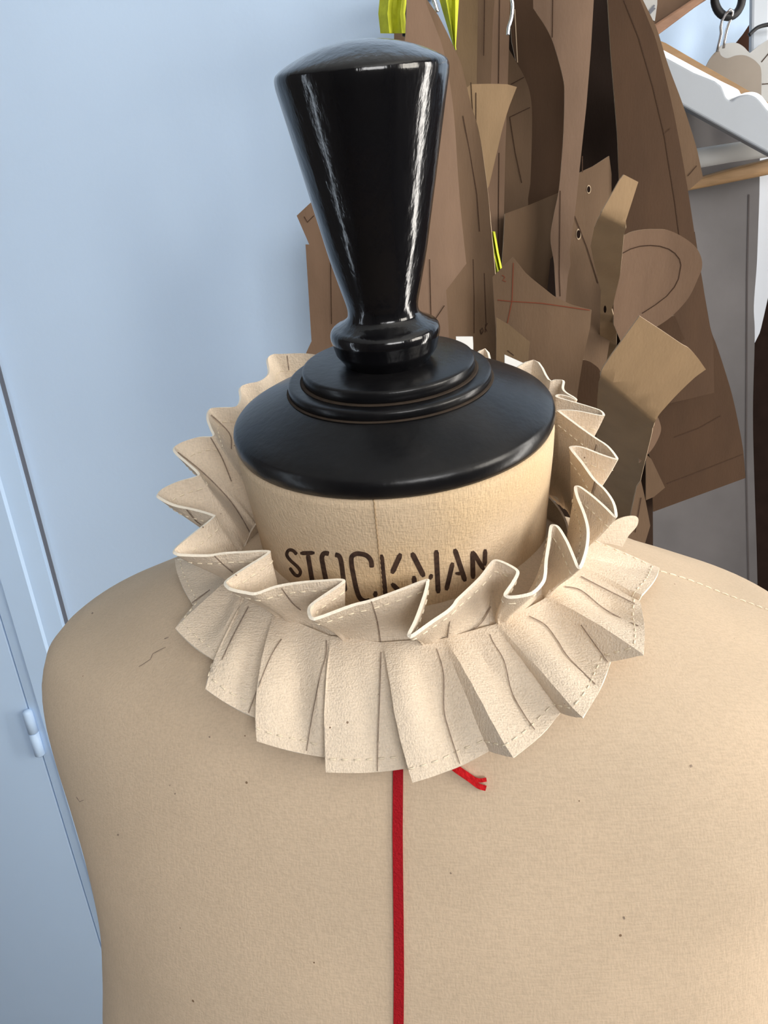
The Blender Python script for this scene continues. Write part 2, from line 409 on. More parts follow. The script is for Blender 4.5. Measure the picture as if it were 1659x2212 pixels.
# stencilled letters on the neck
def zl(P): return [(580 + x / 3.19, 1140 + y / 3.19) for x, y in P]
LET = [  # one list of strokes per letter
 [([(195, 185), (168, 157), (138, 156), (126, 188), (152, 226), (200, 270), (220, 303), (208, 330), (180, 322), (146, 275)], 18, 1)],
 [([(218, 176), (318, 173)], 22, 0), ([(270, 180), (300, 360), (318, 460)], 25, 0)],
 [([(417, 180), (385, 176), (368, 203), (376, 262), (396, 362), (415, 450)], 26, 1), ([(458, 186), (486, 196), (502, 242), (516, 352), (528, 440)], 26, 1)],
 [([(712, 275), (706, 228), (680, 195), (640, 181), (600, 181), (572, 205), (574, 265), (590, 350), (605, 420), (628, 482), (664, 506), (700, 500)], 26, 1), ([(738, 438), (735, 478)], 26, 0)],
 [([(777, 185), (803, 440), (808, 490)], 26, 0), ([(912, 178), (850, 316)], 28, 0), ([(848, 384), (905, 440)], 26, 0)],
 [([(988, 172), (1072, 338)], 29, 0), ([(1002, 332), (1008, 392)], 26, 0), ([(1126, 320), (1112, 356)], 24, 0), ([(1156, 154), (1170, 452)], 27, 0)],
 [([(1270, 240), (1225, 432)], 25, 0), ([(1283, 146), (1356, 370)], 27, 0), ([(1288, 314), (1335, 318)], 20, 0)],
 [([(1406, 162), (1410, 352)], 26, 0), ([(1406, 162), (1486, 292)], 24, 0), ([(1494, 148), (1490, 262)], 24, 0)]]
for k, let in enumerate(LET):
    mb = MB()
    for j, (P, wd, sm) in enumerate(let):
        P = zl(P)
        strip(mb, BN, crpx(P) if sm else P, wd * 1.28 / 3.19, .00012 + .00001 * j, roundcap=True)
    mb.build('stencilled_letter', M_ink, neck)
# centre front seam of the neck
sm_ = crpx([(805, 1050), (810, 1110), (818, 1190), (826, 1280), (832, 1340), (836, 1420)])
sp = [on(BN, x, y, .0001) for x, y in dense(sm_, 3)]; sp = [p for p in sp if p]
sp = [p + RV * (.00012 * sin(i * 1.9)) for i, p in enumerate(sp)]
mb = MB(); mb.tube(sp, .00022, 5); mb.build('neck_seam', M_seam, neck)
# shoulder seam stitching on the right and the seam ridge on the left
mb = MB()
P = dense(crpx([(1350, 1205), (1400, 1226), (1480, 1250), (1560, 1281), (1659, 1318), (1700, 1335)]), 3)
i = 0
while i + 4 < len(P):
    a, c = on(BT, *P[i], .0002), on(BT, *P[i + 4], .0002)
    if a and c: mb.tube([a, (a + c) / 2 + Vector((0, 0, .0002)), c], .0003, 5)
    i += 6
mb.build('shoulder_seam_stitching', M_thread, torso)['kind'] = 'stuff'
# red centre tape on the chest
mb = MB(); strip(mb, BT, [(858, 1560), (860, 1665), (859, 1800), (861, 1990), (862, 2100), (861, 2212), (861, 2300)], 22, .0003, .0006)
mb.build('centre_front_tape', M_red, form)
# small dark slubs and a pulled thread on the linen
mb = MB()
for P, wd in [([(151, 1322), (154, 1317)], 4), ([(198, 1326), (201, 1323)], 3), ([(1492, 1652), (1494, 1657)], 5), ([(1347, 1980), (1349, 1986)], 4), ([(253, 1803), (257, 1804)], 4), ([(972, 1885), (975, 1888)], 3), ([(377, 1716), (379, 1713)], 3), ([(366, 1696), (368, 1697)], 3), ([(451, 1591), (454, 1593)], 3), ([(300, 1440), (310, 1434), (325, 1424), (330, 1412), (345, 1404), (358, 1398)], 1.5), ([(355, 1380), (364, 1376)], 2), ([(165, 1722), (172, 1732), (181, 1728)], 1.5)]:
    mb = MB(); strip(mb, BT, P, wd, .00012)
    if mb.V: mb.build('dark_slub', M_pencil, torso)

# ------------------------------------------------------------------ pleated collar
ruff = empty('pleated_collar', tuple(nk(-.055, 0, 0)), 'double pleated calico collar standing up and spreading round the neck of the dress form', 'collar')
def unproj_plane(px, py, t0, slope):
    """where the sight line meets the surface t = t0 + slope * (distance towards the front)"""
    d = ray(px, py); nrm = AX - FV * slope
    s = ((O + AX * t0 - CAM).dot(nrm)) / d.dot(nrm); P = CAM + d * s
    q = P - O; return P, q.dot(FV), q.dot(RV)
SEAM_T = -.055
def seam_ang(px, py):
    P, y, x = unproj_plane(px, py, SEAM_T, 0); return atan2(x, y), hypot(x, y)
def seam_r(a):    # a little fuller at the picture-right side
    return .0655 + .003 * max(0, sin(a)) - .001 * max(0, -sin(a))
UP = [(665, 764), (610, 765), (590, 766), (577, 776), (580, 806), (561, 823), (535, 829), (518, 838), (519, 862), (509, 878), (475, 880), (456, 882), (449, 889), (448, 905), (455, 925), (460, 942), (430, 944), (401, 952), (384, 960), (375, 968), (381, 980), (404, 1000), (427, 1021), (424, 1029), (385, 1040), (352, 1055), (340, 1068),
      (345, 1076), (375, 1091), (420, 1101), (457, 1112), (459, 1119), (415, 1154), (385, 1178), (375, 1190), (380, 1196), (395, 1199), (450, 1200), (483, 1195), (530, 1192), (574, 1190), (578, 1196), (530, 1226), (497, 1248), (486, 1258), (490, 1267), (502, 1274), (530, 1280), (554, 1282), (597, 1267), (650, 1258), (700, 1254), (735, 1252), (741, 1258), (705, 1283), (675, 1304), (667, 1316), (669, 1330), (675, 1336), (690, 1334), (760, 1308), (802, 1297), (860, 1276), (917, 1254), (924, 1257),
      (916, 1290), (898, 1340), (884, 1368), (885, 1374), (893, 1372), (935, 1342), (965, 1322), (980, 1308), (988, 1296), (1010, 1275), (1040, 1245), (1062, 1216), (1073, 1210), (1095, 1218), (1115, 1230), (1118, 1240), (1106, 1262), (1092, 1282), (1094, 1288), (1106, 1290), (1135, 1286), (1155, 1278), (1173, 1258), (1178, 1240), (1180, 1210), (1186, 1170), (1190, 1139), (1196, 1134), (1207, 1140), (1225, 1170), (1240, 1205), (1248, 1224), (1254, 1224), (1262, 1205), (1269, 1175), (1270, 1142), (1262, 1110), (1248, 1075), (1243, 1054), (1249, 1050), (1264, 1059), (1288, 1078), (1310, 1098), (1326, 1114), (1331, 1112), (1325, 1085), (1307, 1058), (1283, 1035), (1258, 1000), (1234, 970), (1236, 964), (1258, 966), (1300, 982), (1329, 991), (1331, 986), (1312, 963), (1285, 945), (1250, 920), (1210, 890), (1209, 886), (1245, 887), (1296, 897), (1304, 895), (1296, 886), (1270, 877), (1225, 864), (1203, 857), (1207, 852), (1228, 856), (1244, 863), (1240, 858), (1222, 847), (1216, 838), (1217, 822), (1200, 820), (1185, 819)]
top = []
for px, py in UP:
    P, y, x = unproj_plane(px, py, -.0185, -.16)
    top.append((atan2(x, y), hypot(x, y), px))
# unwrap and close the hidden back
ang = [a for a, r, p in top]; rad = [r for a, r, p in top]
a0, a1 = ang[-1], ang[0] + 2 * pi
nb = 5
for k in range(1, 2 * nb):
    f = k / (2 * nb); ang.append(a0 + (a1 - a0) * f + (.05 if k % 2 else -.02)); rad.append(.086 if k % 2 else .067)
TP = []
for a, r in zip(ang, rad):
    r = max(r, .0605); y = r * cos(a)
    TP.append(O + AX * (-.0185 - .16 * y) + FV * y + RV * (r * sin(a)))
N_ = len(TP)
tp = cr(TP, True, 4); n = len(tp)
# seam angle for each edge sample: running average over about one pleat, so folds close up at the seam
def angof(p):
    q = p - O; return atan2(q.dot(RV), q.dot(FV))
raw = [angof(p) for p in tp]
un = [raw[0]]
for r_ in raw[1:]:
    d = r_ - un[-1]; d = (d + pi) % (2 * pi) - pi; un.append(un[-1] + d)
tot = 2 * pi * round((un[-1] - un[0]) / (2 * pi)) or 2 * pi
arc = [0]
for i in range(1, n): arc.append(arc[-1] + (tp[i] - tp[i - 1]).length)
LT = arc[-1] + (tp[0] - tp[-1]).length
sa = []
WN = .026
for i in range(n):
    s = 0; w_ = 0
    for j in range(-n, 2 * n):
        k = j % n; wr = j // n
        dd = arc[k] + wr * LT - arc[i]
        if abs(dd) < WN:
            g_ = 1 - (dd / WN) ** 2; s += g_ * (un[k] + wr * tot); w_ += g_
    sa.append(s / w_)
for _ in range(3):
    for i in range(1, n): sa[i] = max(sa[i], sa[i - 1] + .0005)
NV = 12
V = []
for i in range(n):
    a = sa[i]; foldiness = 0
    bt = nk(SEAM_T, seam_r(a) + .0006 * sin(i * .5), a)
    for j in range(NV + 1):
        v = j / NV
        q = bt.lerp(tp[i], v)
        # rises steeply from the seam before it flares
        out = (FV * cos(un[i]) + RV * sin(un[i]))
        q -= out * (.0035 * sin(pi * v) * (1 - v)) * .8
        V.append(q)
Fc = []
for i in range(n):
    k = (i + 1) % n
    for j in range(NV):
        Fc.append((i * (NV + 1) + j, k * (NV + 1) + j, k * (NV + 1) + j + 1, i * (NV + 1) + j + 1))
uf = sharp(mesh('standing_frill', V, Fc, [M_cal, M_rim], ruff)); solid(uf, .0010, 0, 1)
BU = BVHTree.FromPolygons(V, Fc)
def grid_stitch(mb, V, n, nv, vpos, closed, side, skip=None):
    row = [V[i * (nv + 1) + int(vpos * nv)].lerp(V[i * (nv + 1) + min(nv, int(vpos * nv) + 1)], vpos * nv % 1) for i in range(n)]
    dwn = [(V[i * (nv + 1) + nv] - V[i * (nv + 1) + nv - 1]).normalized() for i in range(n)]
    d = 0; on_ = True; cur = []
    for i in range(n - 1):
        a, b_ = row[i], row[i + 1]; l = (b_ - a).length
        k = max(1, int(l / .0004))
        for j in range(k):
            p = a.lerp(b_, j / k); d += l / k
            nr = (b_ - a).cross(dwn[i]);
            if nr.length: nr.normalize()
            if d % .0036 < .0024: cur.append(p + nr * side)
            elif cur:
                if len(cur) > 3: mb.tube(cur[::2] if len(cur) > 5 else cur, .00024, 4)
                cur = []
mb = MB(); grid_stitch(mb, V, n, NV, .86, True, .0006); grid_stitch(mb, V, n, NV, .86, True, -.0006)
o = mb.build('hem_stitching', M_thread, uf, True); o['kind'] = 'stuff'
mb = MB()
for P in [[(608, 1271), (632, 1303), (650, 1318)], [(802, 1299), (815, 1342), (823, 1394)], [(979, 1317), (972, 1340), (966, 1378)], [(463, 1201), (485, 1222), (512, 1244)], [(401, 1098), (420, 1122), (440, 1140)], [(1285, 1040), (1278, 1066)], [(1262, 1150), (1236, 1183)], [(1288, 960), (1284, 975)], [(449, 890), (495, 935), (500, 970)], [(375, 970), (440, 1022), (500, 1085), (540, 1150)], [(1060, 1310), (1040, 1345), (1000, 1378)], [(455, 945), (480, 990), (500, 1040)], [(620, 768), (624, 800)]]:
    mb = MB(); strip(mb, BU, crpx(P), 2.6, .0019)
    if mb.V: mb.build('pencil_line', M_pencil, uf)
# seam cord where both frills meet
mb = MB(); mb.tube([nk(SEAM_T - .0006, seam_r(2 * pi * k / 160) + .0012, 2 * pi * k / 160) for k in range(160)], .0011, 6, True); mb.build('seam', M_cal, ruff, True)

nb_ = 96
nbV = [nk(t, r_, 2 * pi * k / nb_) for t, r_ in ((SEAM_T + .002, .0640), (SEAM_T - .012, .0645), (SEAM_T - .030, .068)) for k in range(nb_)]
nb = mesh('neckband', nbV, [(j * nb_ + k, j * nb_ + (k + 1) % nb_, (j + 1) * nb_ + (k + 1) % nb_, (j + 1) * nb_ + k) for j in range(2) for k in range(nb_)], M_cal, ruff); solid(nb, .0008)
# lying frill: columns (seam pixel or angle, hem pixel, lift of the fold off the chest)
CO = [  # L fold (raised), R end (low)
 ((530, 1235), (389, 1227), .004), ((512, 1262), (425, 1318), .002),
 ((516, 1268), (389, 1367), .006), ((540, 1305), (470, 1432), .002),
 ((541, 1300), (450, 1491), .008), ((606, 1345), (569, 1556), .0025),
 ((610, 1340), (559, 1600), .009), ((716, 1390), (712, 1634), .003),
 ((722, 1390), (707, 1667), .009), ((825, 1406), (890, 1656), .003),
 ((831, 1407), (893, 1690), .011), ((955, 1397), (1058, 1620), .0025),
 ((962, 1396), (1109, 1637), .013), ((1062, 1364), (1209, 1540), .0025),
 ((1070, 1361), (1259, 1551), .014), ((1155, 1311), (1315, 1435), .0025),
 ((1163, 1306), (1384, 1421), .014), ((1240, 1250), (1375, 1308), .003),
 ((1250, 1238), (1379, 1300), .006), ((1256, 1214), (1418, 1242), .002)]
cols = []
for sp_, hp, lift in CO:
    a, r = seam_ang(*sp_); bt = nk(SEAM_T, seam_r(a), a)
    if len(hp) == 3: cols.append((bt, at_y(*hp), lift)); continue
    loc = hit(BT, *hp)[0]; d = ray(*hp)
    if loc is None: loc = BT.find_nearest(at_y(*hp, .03))[0]
    cols.append((bt, loc - d * lift, lift))
# hidden / back pleats carry on round the shoulders and the back
def backcol(deg, r, lift, z=None):
    a = radians(deg); bt = nk(SEAM_T, seam_r(a), a); h = nk(SEAM_T, r, a)
    dn = BT.ray_cast(h + Vector((0, 0, .2)), Vector((0, 0, -1)))[0]
    p = dn + Vector((0, 0, lift)) if dn else h
    return (bt, p, lift)
aL = degrees(seam_ang(530, 1235)[0]); aR = degrees(seam_ang(1256, 1214)[0])
bk = []
degs = [aR + (360 + aL - aR) * k / 19 for k in range(1, 19)]
for k, dg in enumerate(degs):
    bk.append(backcol(dg, (.068 if k < 2 else .080 if k < 5 else .106 if k < 11 else .088), (.003 if k < 2 else .010 if k % 2 == 0 else .004)))
cols = cols + bk
NC, NR = 9, 12; V = []; n = 0
for i in range(len(cols)):
    b0, h0, l0 = cols[i]; b1, h1, l1 = cols[(i + 1) % len(cols)]
    panel = i % 2 == 0
    nn = NC if panel else 4
    for k in range(nn):
        u = k / nn
        uu = u if not panel else u
        bt = b0.lerp(b1, uu); he = h0.lerp(h1, uu)
        bow = sin(pi * u) * (.0008 if panel else .0)     # hem bows softly across a panel
        d_ = (he - bt).normalized()
        for j in range(NR + 1):
            v = j / NR; p = bt.lerp(he, v) + d_ * (bow * v)
            ray_d = (p - CAM).normalized(); hz_ = BT.ray_cast(CAM, ray_d)
            near = BT.find_nearest(p)
            nrm = near[1]; clear = .0012 + (.0004 + (l0 + (l1 - l0) * u) * .8) * v
            sd = (p - near[0]).dot(nrm)
            wv = .0009 * sin(pi * v) * sin(2 * pi * u + i * 1.3) if panel else 0
            if panel: clear -= min(clear - .0012, .32 * l0 * sin(pi * v) * exp(-((u - .62) / .24) ** 2))
            if sd < clear: p = p + nrm * (clear - sd)
            elif panel: p = p - nrm * min(sd - clear, .22 * l0 * sin(pi * v) * exp(-((u - .62) / .24) ** 2))
            p = p + nrm * wv
            V.append(p)
        n += 1
Fc = []
for i in range(n):
    k = (i + 1) % n
    for j in range(NR):
        Fc.append((i * (NR + 1) + j, i * (NR + 1) + j + 1, k * (NR + 1) + j + 1, k * (NR + 1) + j))
lf = sharp(mesh('lying_frill', V, Fc, [M_cal, M_rim], ruff), 30); solid(lf, .0010, 0, 1)
BL = BVHTree.FromPolygons(V, Fc)
mb = MB(); grid_stitch(mb, V, n, NR, .90, True, .0006); grid_stitch(mb, V, n, NR, .90, True, -.0006)
o = mb.build('hem_stitching', M_thread, lf, True); o['kind'] = 'stuff'
mb = MB()
for P in [[(943, 1401), (958, 1455), (959, 1532), (970, 1578), (993, 1650)], [(1058, 1370), (1066, 1389), (1089, 1428), (1105, 1493), (1132, 1543), (1155, 1576)], [(1143, 1331), (1178, 1350), (1205, 1385), (1228, 1420), (1286, 1478)], [(1255, 1350), (1313, 1431)], [(1220, 1267), (1255, 1275), (1301, 1312), (1340, 1335), (1379, 1352)], [(1255, 1245), (1301, 1269), (1371, 1304)], [(823, 1408), (821, 1477), (817, 1585), (815, 1666)], [(705, 1383), (704, 1415), (691, 1462), (675, 1542), (662, 1622)], [(608, 1380), (584, 1419), (555, 1491), (537, 1540)], [(537, 1310), (505, 1370), (479, 1425)], [(475, 1258), (415, 1302)]]:
    mb = MB(); strip(mb, BL, crpx(P), 2.4, .0014)
    if mb.V: mb.build('pencil_line', M_pencil, lf)

# red cord end lying on the chest beside the tape
mb = MB()
strip(mb, BT, crpx([(955, 1635), (985, 1660), (1008, 1676), (1028, 1690)]), 17, .0006, .0016)
strip(mb, BT, crpx([(1022, 1682), (1036, 1686), (1051, 1684)]), 9, .0006, .0014)
strip(mb, BT, crpx([(1018, 1686), (1034, 1698), (1050, 1703)]), 12, .0006, .0014)
o = mb.build('cord_end', M_redy, None, False, on(BT, 1000, 1672, 0)); tag(o, 'frayed red cord end poking out under the collar pleats beside the red tape', 'cord')

# ------------------------------------------------------------------ card patterns hanging behind
class Surf:
    """a hanging sheet: its distance from the camera's wall-parallel plane as a function of x and z"""
    def __init__(s, Y, ref, ax=0, az=0, kx=0, kz=0, folds=()):
        s.Y = Y; p = at_y(*ref, Y); s.x0, s.z0 = p.x, p.z; s.ax, s.az, s.kx, s.kz = ax, az, kx, kz; s.folds = []
        for (a, b, slope) in folds:           # beyond the line a-b (to its left walking a to b) the sheet leans by slope
            A, B_ = at_y(*a, Y), at_y(*b, Y)
            dx, dz = B_.x - A.x, B_.z - A.z; l = hypot(dx, dz)
            s.folds.append((A.x, A.z, -dz / l, dx / l, slope))
    def __call__(s, x, z):
        u, v = x - s.x0, z - s.z0
        y = s.Y + s.ax * u + s.az * v + s.kx * u * u + s.kz * v * v
        for (fx, fz, nx, nz, sl) in s.folds:
            d = (x - fx) * nx + (z - fz) * nz
            if d > 0: y += sl * d * min(1, d / .006)
        return y
    def at(s, px, py):
        Y = s.Y
        for _ in range(12):
            p = at_y(px, py, Y); Y = .5 * Y + .5 * s(p.x, p.z)
        return at_y(px, py, Y)
CARD = 'brown card patterns hung in front of the wall'
def sheet(name, label, cat, P, Y, m, group=None, ax=0, az=0, kx=0, kz=0, folds=(), lines=(), holes=(), th=.0016, step=.012, rim=True, lw=2.0, lmat=None, parent=None, slots=()):
    ref = (sum(p[0] for p in P) / len(P), sum(p[1] for p in P) / len(P))
    S = Surf(Y, ref, ax, az, kx, kz, folds)
    pts = [Vector((p[0], p[1], 0)) for p in P]; fl = [len(p) > 2 for p in P]
    pts = cr(pts, True, 5, fl)
    W3 = [S.at(p.x, p.y) for p in pts]
    cx = sum(p.x for p in W3) / len(W3); zt = max(p.z for p in W3)
    bm = bmesh.new()
    vs = [bm.verts.new((p.x, 0, p.z)) for p in W3]
    f = bm.faces.new(vs); f.normal_update()
    x0, x1 = min(p.x for p in W3), max(p.x for p in W3); z0 = min(p.z for p in W3)
    if ax or az or kx or kz or folds:
        for i in range(1, int((x1 - x0) / step) + 1):
            bmesh.ops.bisect_plane(bm, geom=bm.verts[:] + bm.edges[:] + bm.faces[:], plane_co=(x0 + i * step, 0, 0), plane_no=(1, 0, 0), dist=1e-6)
        sz = step * (1 if (kz or folds) else 4)
        for i in range(1, int((zt - z0) / sz) + 1):
            bmesh.ops.bisect_plane(bm, geom=bm.verts[:] + bm.edges[:] + bm.faces[:], plane_co=(0, 0, z0 + i * sz), plane_no=(0, 0, 1), dist=1e-6)
        for (fx, fz, nx, nz, sl) in S.folds:
            for dd in (0, .003, .006):
                bmesh.ops.bisect_plane(bm, geom=bm.verts[:] + bm.edges[:] + bm.faces[:], plane_co=(fx + nx * dd, 0, fz + nz * dd), plane_no=(nx, 0, nz), dist=1e-6)
    bmesh.ops.triangulate(bm, faces=bm.faces[:])
    for v in bm.verts: v.co.y = S(v.co.x, v.co.z)
    me = bpy.data.meshes.new(name)
    bmesh.ops.recalc_face_normals(bm, faces=bm.faces[:])
    bm.faces.ensure_lookup_table()
    if sum(f.normal.y * f.calc_area() for f in bm.faces) > 0: bmesh.ops.reverse_faces(bm, faces=bm.faces[:])
    bm.to_mesh(me); bm.free()
    for p in me.polygons: p.use_smooth = True
    loc = None if parent else (cx, S(cx, zt), zt)
    o = link(name, me, [m, M_edge] if rim else m, parent, loc)
    solid(o, th, 0, 1 if rim else None)
    try: me.shade_smooth()
    except Exception: pass
    if not parent: tag(o, label, cat, group)
    if lines:
        for ln in lines:
            mb = MB(); ln = list(ln); q = dense(ln, 12); L_ = []; R_ = []
            for i, (x, y) in enumerate(q):
                xa, ya = q[max(i - 1, 0)]; xb, yb = q[min(i + 1, len(q) - 1)]; l = hypot(xb - xa, yb - ya) or 1
                nx, ny = -(yb - ya) / l * lw / 2, (xb - xa) / l * lw / 2
                for Q, sg in ((L_, 1), (R_, -1)):
                    p = S.at(x + sg * nx, y + sg * ny); Q.append(p + (CAM - p).normalized() * (th / 2 + .0006))
            _fl(mb, L_, R_, 0); mb.build('pencil_line', lmat or M_pencilc, o)
    for hx, hy, rx, ry in holes:
        mb = MB()
        for k_, (sc, off) in enumerate(((1.35, .0004), (1.0, .0008))):
            c = [S.at(hx + rx * sc * cos(2 * pi * k / 16), hy + ry * sc * sin(2 * pi * k / 16)) for k in range(16)]
            c = [p + (CAM - p).normalized() * (th / 2 + off) for p in c]
            b2 = MB(); b2.add(c, [tuple(range(16))])
            b2.build('hole_rim' if k_ == 0 else 'punched_hole', M_edge if k_ == 0 else M_dark, o)
    return o
def card(label, P, Y, kind, **k):
    return sheet('card_pattern', label, 'card pattern', P, Y, KR[kind], CARD, **k)

sheet('turned_up_pleat', '', '', [(1284, 1168), (1296, 1152, 1), (1310, 1138, 1), (1335, 1121, 1), (1362, 1114, 1), (1376, 1119, 1), (1374, 1136, 1), (1357, 1156, 1), (1350, 1168, 1), (1343, 1181), (1321, 1175), (1300, 1172)], -.004, M_cal, kx=9, kz=6, az=.35, step=.003, rim=False, parent=ruff)
# --- the left pieces, mostly behind the knob
card('pinkish brown card with a notched left edge showing left of the black knob', [(641, 466), (690, 420), (800, 330), (850, 200), (854, -170), (876, -170), (880, 330), (890, 830), (630, 830), (661, 763), (673, 737), (660, 528), (668, 528)], .60, 'pink', ax=.05, lines=[[(657, 468), (664, 480), (678, 466)], [(714, 560), (716, 700)]])
card('long pinkish card with an angled lower right corner just right of the black knob', [(884, -170), (910, -170), (920, 8), (950, 85, 1), (966, 150, 1), (980, 250, 1), (990, 400, 1), (999, 500, 1), (1006, 565), (1007, 569), (963, 627), (968, 700), (972, 800), (850, 800), (850, 300), (876, 72)], .44, 'rosy', ax=.25, kx=2, lines=[[(928, 560), (932, 720)], [(940, 690), (960, 660)]])
card('curled brown card with long pencil lines and a scribble near its foot', [(905, -170), (925, -170), (921, 0), (945, 33, 1), (984, 112, 1), (999, 151, 1), (1017, 226, 1), (1035, 286, 1), (1052, 398, 1), (1063, 511, 1), (1070, 589, 1), (1078, 713, 1), (1084, 830), (955, 830), (955, 600), (960, 300), (945, 110), (918, 15)], .50, 'mid', kx=-14, ax=.35,
     lines=[[(1000, 250), (1015, 330), (1030, 420), (1036, 500)], [(1022, 560), (1024, 640), (1024, 720)], [(1046, 590), (1050, 700)], [(1040, 722), (1044, 715), (1042, 708), (1038, 714), (1040, 722)], [(1049, 700), (1048, 718)], [(1053, 698), (1048, 708), (1052, 716)]])
card('short tan card with a flared top edge between the curled card and the thin strips', [(1010, 230), (1007, 190), (1018, 182), (1059, 181), (1095, 182), (1116, 188), (1101, 226, 1), (1083, 286, 1), (1056, 402), (1040, 430), (1030, 420)], .535, 'tan', kx=3, az=-.15, lines=[[(1017, 178), (1022, 260)], [(1028, 200), (1028, 268)]])
card('olive brown strip right of the yellow tape, topmost left of the thin strips', [(988, -170), (1032, -170), (1032, 0), (1028, 260), (1000, 260), (984, 110)], .545, 'olive', ax=.1)
card('narrow brown strip between the olive strip and the steel hook wire', [(1033, -170), (1070, -170), (1068, 0), (1064, 60), (1058, 250), (1028, 250), (1031, 60)], .565, 'mid', lines=[[(1048, -60), (1045, 120)]])
card('long thin brown strip behind the flared tan card, reaching lower than it', [(1068, -170), (1103, -170), (1100, 70), (1096, 190), (1091, 330), (1086, 570), (1072, 620), (1055, 560), (1050, 300), (1062, 100)], .585, 'pink', ax=.1, lines=[[(1080, -60), (1077, 180)], [(1078, 330), (1076, 540)]])
card('brown card with a curved right edge and two slanted slash marks', [(1090, 60), (1100, 108), (1116, 136, 1), (1135, 172, 1), (1146, 211, 1), (1149, 271, 1), (1145, 398, 1), (1140, 430), (1142, 490), (1070, 500), (1075, 100)], .615, 'mid', kx=3,
     lines=[[(1104, 182), (1132, 167)], [(1101, 253), (1145, 232)], [(1101, 253), (1113, 330), (1127, 395)]])
card('card coloured very dark for shade, filling the gap left of the long curved strip', [(1085, -170), (1175, -170), (1235, 100), (1235, 420), (1225, 520), (1120, 520), (1120, 160), (1105, 90)], .66, 'dark', ax=.05, lines=[[(1112, 20), (1118, 135)]], lmat=M_edge)  # shade behind the curved strip is put into this card's colour
card('long brown strip with a concave left edge, longest in the middle of the bundle', [(1150, -170), (1290, -170), (1282, 0), (1276, 105), (1266, 230), (1252, 362), (1241, 466), (1230, 541), (1232, 571), (1226, 600), (1221, 660), (1201, 645), (1197, 571, 1), (1189, 514, 1), (1197, 461, 1), (1207, 411, 1), (1213, 345, 1), (1217, 286, 1), (1219, 211, 1), (1216, 169, 1), (1195, 93, 1), (1174, 51, 1), (1152, 18)], .49, 'rosy', ax=-.12, kx=4,
     folds=[((1212, 360), (1209, 640), 1.1)][:0], lines=[[(1195, -60), (1193, 81)], [(1210, 412), (1208, 590), (1210, 640)]])
card('plain brown card behind the middle of the bundle, above the red lined card', [(1090, 462), (1140, 444), (1207, 416), (1225, 420), (1218, 520), (1188, 560), (1180, 640), (1108, 650), (1082, 620), (1085, 553)], .57, 'mid', ax=.2, kz=2)
card('brown card with a pointed top corner and dark red ruled lines', [(1064, 598), (1108, 555), (1135, 589, 1), (1177, 624, 1), (1201, 642, 1), (1238, 659, 1), (1277, 669), (1274, 707), (1259, 773), (1247, 848), (1238, 940), (1080, 940), (1076, 800)], .40, 'mid', az=.06, kx=1.5,
     lines=[[(1109, 568), (1106, 651), (1096, 698)], [(1075, 648), (1105, 651), (1170, 655), (1274, 670)], [(1085, 594), (1091, 599), (1086, 606), (1093, 608)]], lmat=mat('red_brown_pencil', (.16, .045, .025), .9, .1))
card('small brown card with a clipped corner at the foot of the red lined card', [(1072, 686), (1100, 702), (1144, 738), (1140, 784), (1138, 830), (1072, 830)], .385, 'olive', kx=2, lines=[[(1096, 757), (1110, 768)]])
sheet('paper_tag', 'small white paper tag just above the back edge of the black neck cap', 'paper', [(985, 727), (1021, 727), (1022, 742), (1022, 800), (985, 800)], .36, M_paper, 'torn white papers behind the neck cap', rim=False)
sheet('paper_scrap', 'torn white paper edge peeping over the right of the black neck cap', 'paper', [(1090, 766), (1112, 776), (1130, 784), (1140, 788), (1142, 781), (1147, 788), (1150, 830), (1090, 830)], .35, M_paper, 'torn white papers behind the neck cap', rim=False)
card('dark card with two punched holes and a slanting top edge', [(1240, 380), (1249, 374), (1281, 359, 1), (1315, 337), (1320, 376), (1320, 414), (1330, 540), (1328, 660), (1306, 800), (1290, 900), (1215, 900), (1212, 640), (1236, 470)], .54, 'mid', ax=.2, kx=3,
     holes=[(1272, 409, 3.5, 7), (1250, 506, 4, 9)], lines=[[(1241, 466), (1268, 535), (1292, 612)], [(1258, 337), (1258, 372)]])
card('narrow card with a bent lighter tab sticking up beside the rounded card', [(1347, 377), (1378, 393), (1351, 477), (1348, 506, 1), (1343, 560, 1), (1338, 600, 1), (1322, 667), (1332, 704), (1332, 760), (1318, 800), (1292, 800), (1296, 720), (1298, 626), (1288, 585), (1276, 530), (1284, 490), (1299, 457), (1320, 420), (1338, 388)], .395, 'tan', folds=[((1352, 484), (1297, 458), 1.5)], ax=.1, az=-.15, holes=[(1307, 668, 3, 8)], lines=[[(1299, 628), (1300, 720), (1297, 790)]])
card('rounded lobe shaped card with a pencil seam line inside its edge', [(1335, 515), (1360, 502, 1), (1388, 496, 1), (1415, 495, 1), (1443, 497, 1), (1475, 512, 1), (1501, 532, 1), (1514, 555, 1), (1516, 578, 1), (1507, 602, 1), (1487, 643, 1), (1454, 680, 1), (1424, 702, 1), (1390, 722), (1350, 760), (1325, 700), (1325, 600)], .50, 'pink', ax=-.1, kx=-1.5, az=-.1,
     lines=[[(1345, 547), (1362, 538), (1382, 532), (1405, 530), (1426, 532), (1445, 538), (1458, 547), (1468, 560), (1471, 573), (1466, 602), (1457, 620), (1440, 640), (1415, 659), (1387, 677)], [(1334, 560), (1340, 500)]])
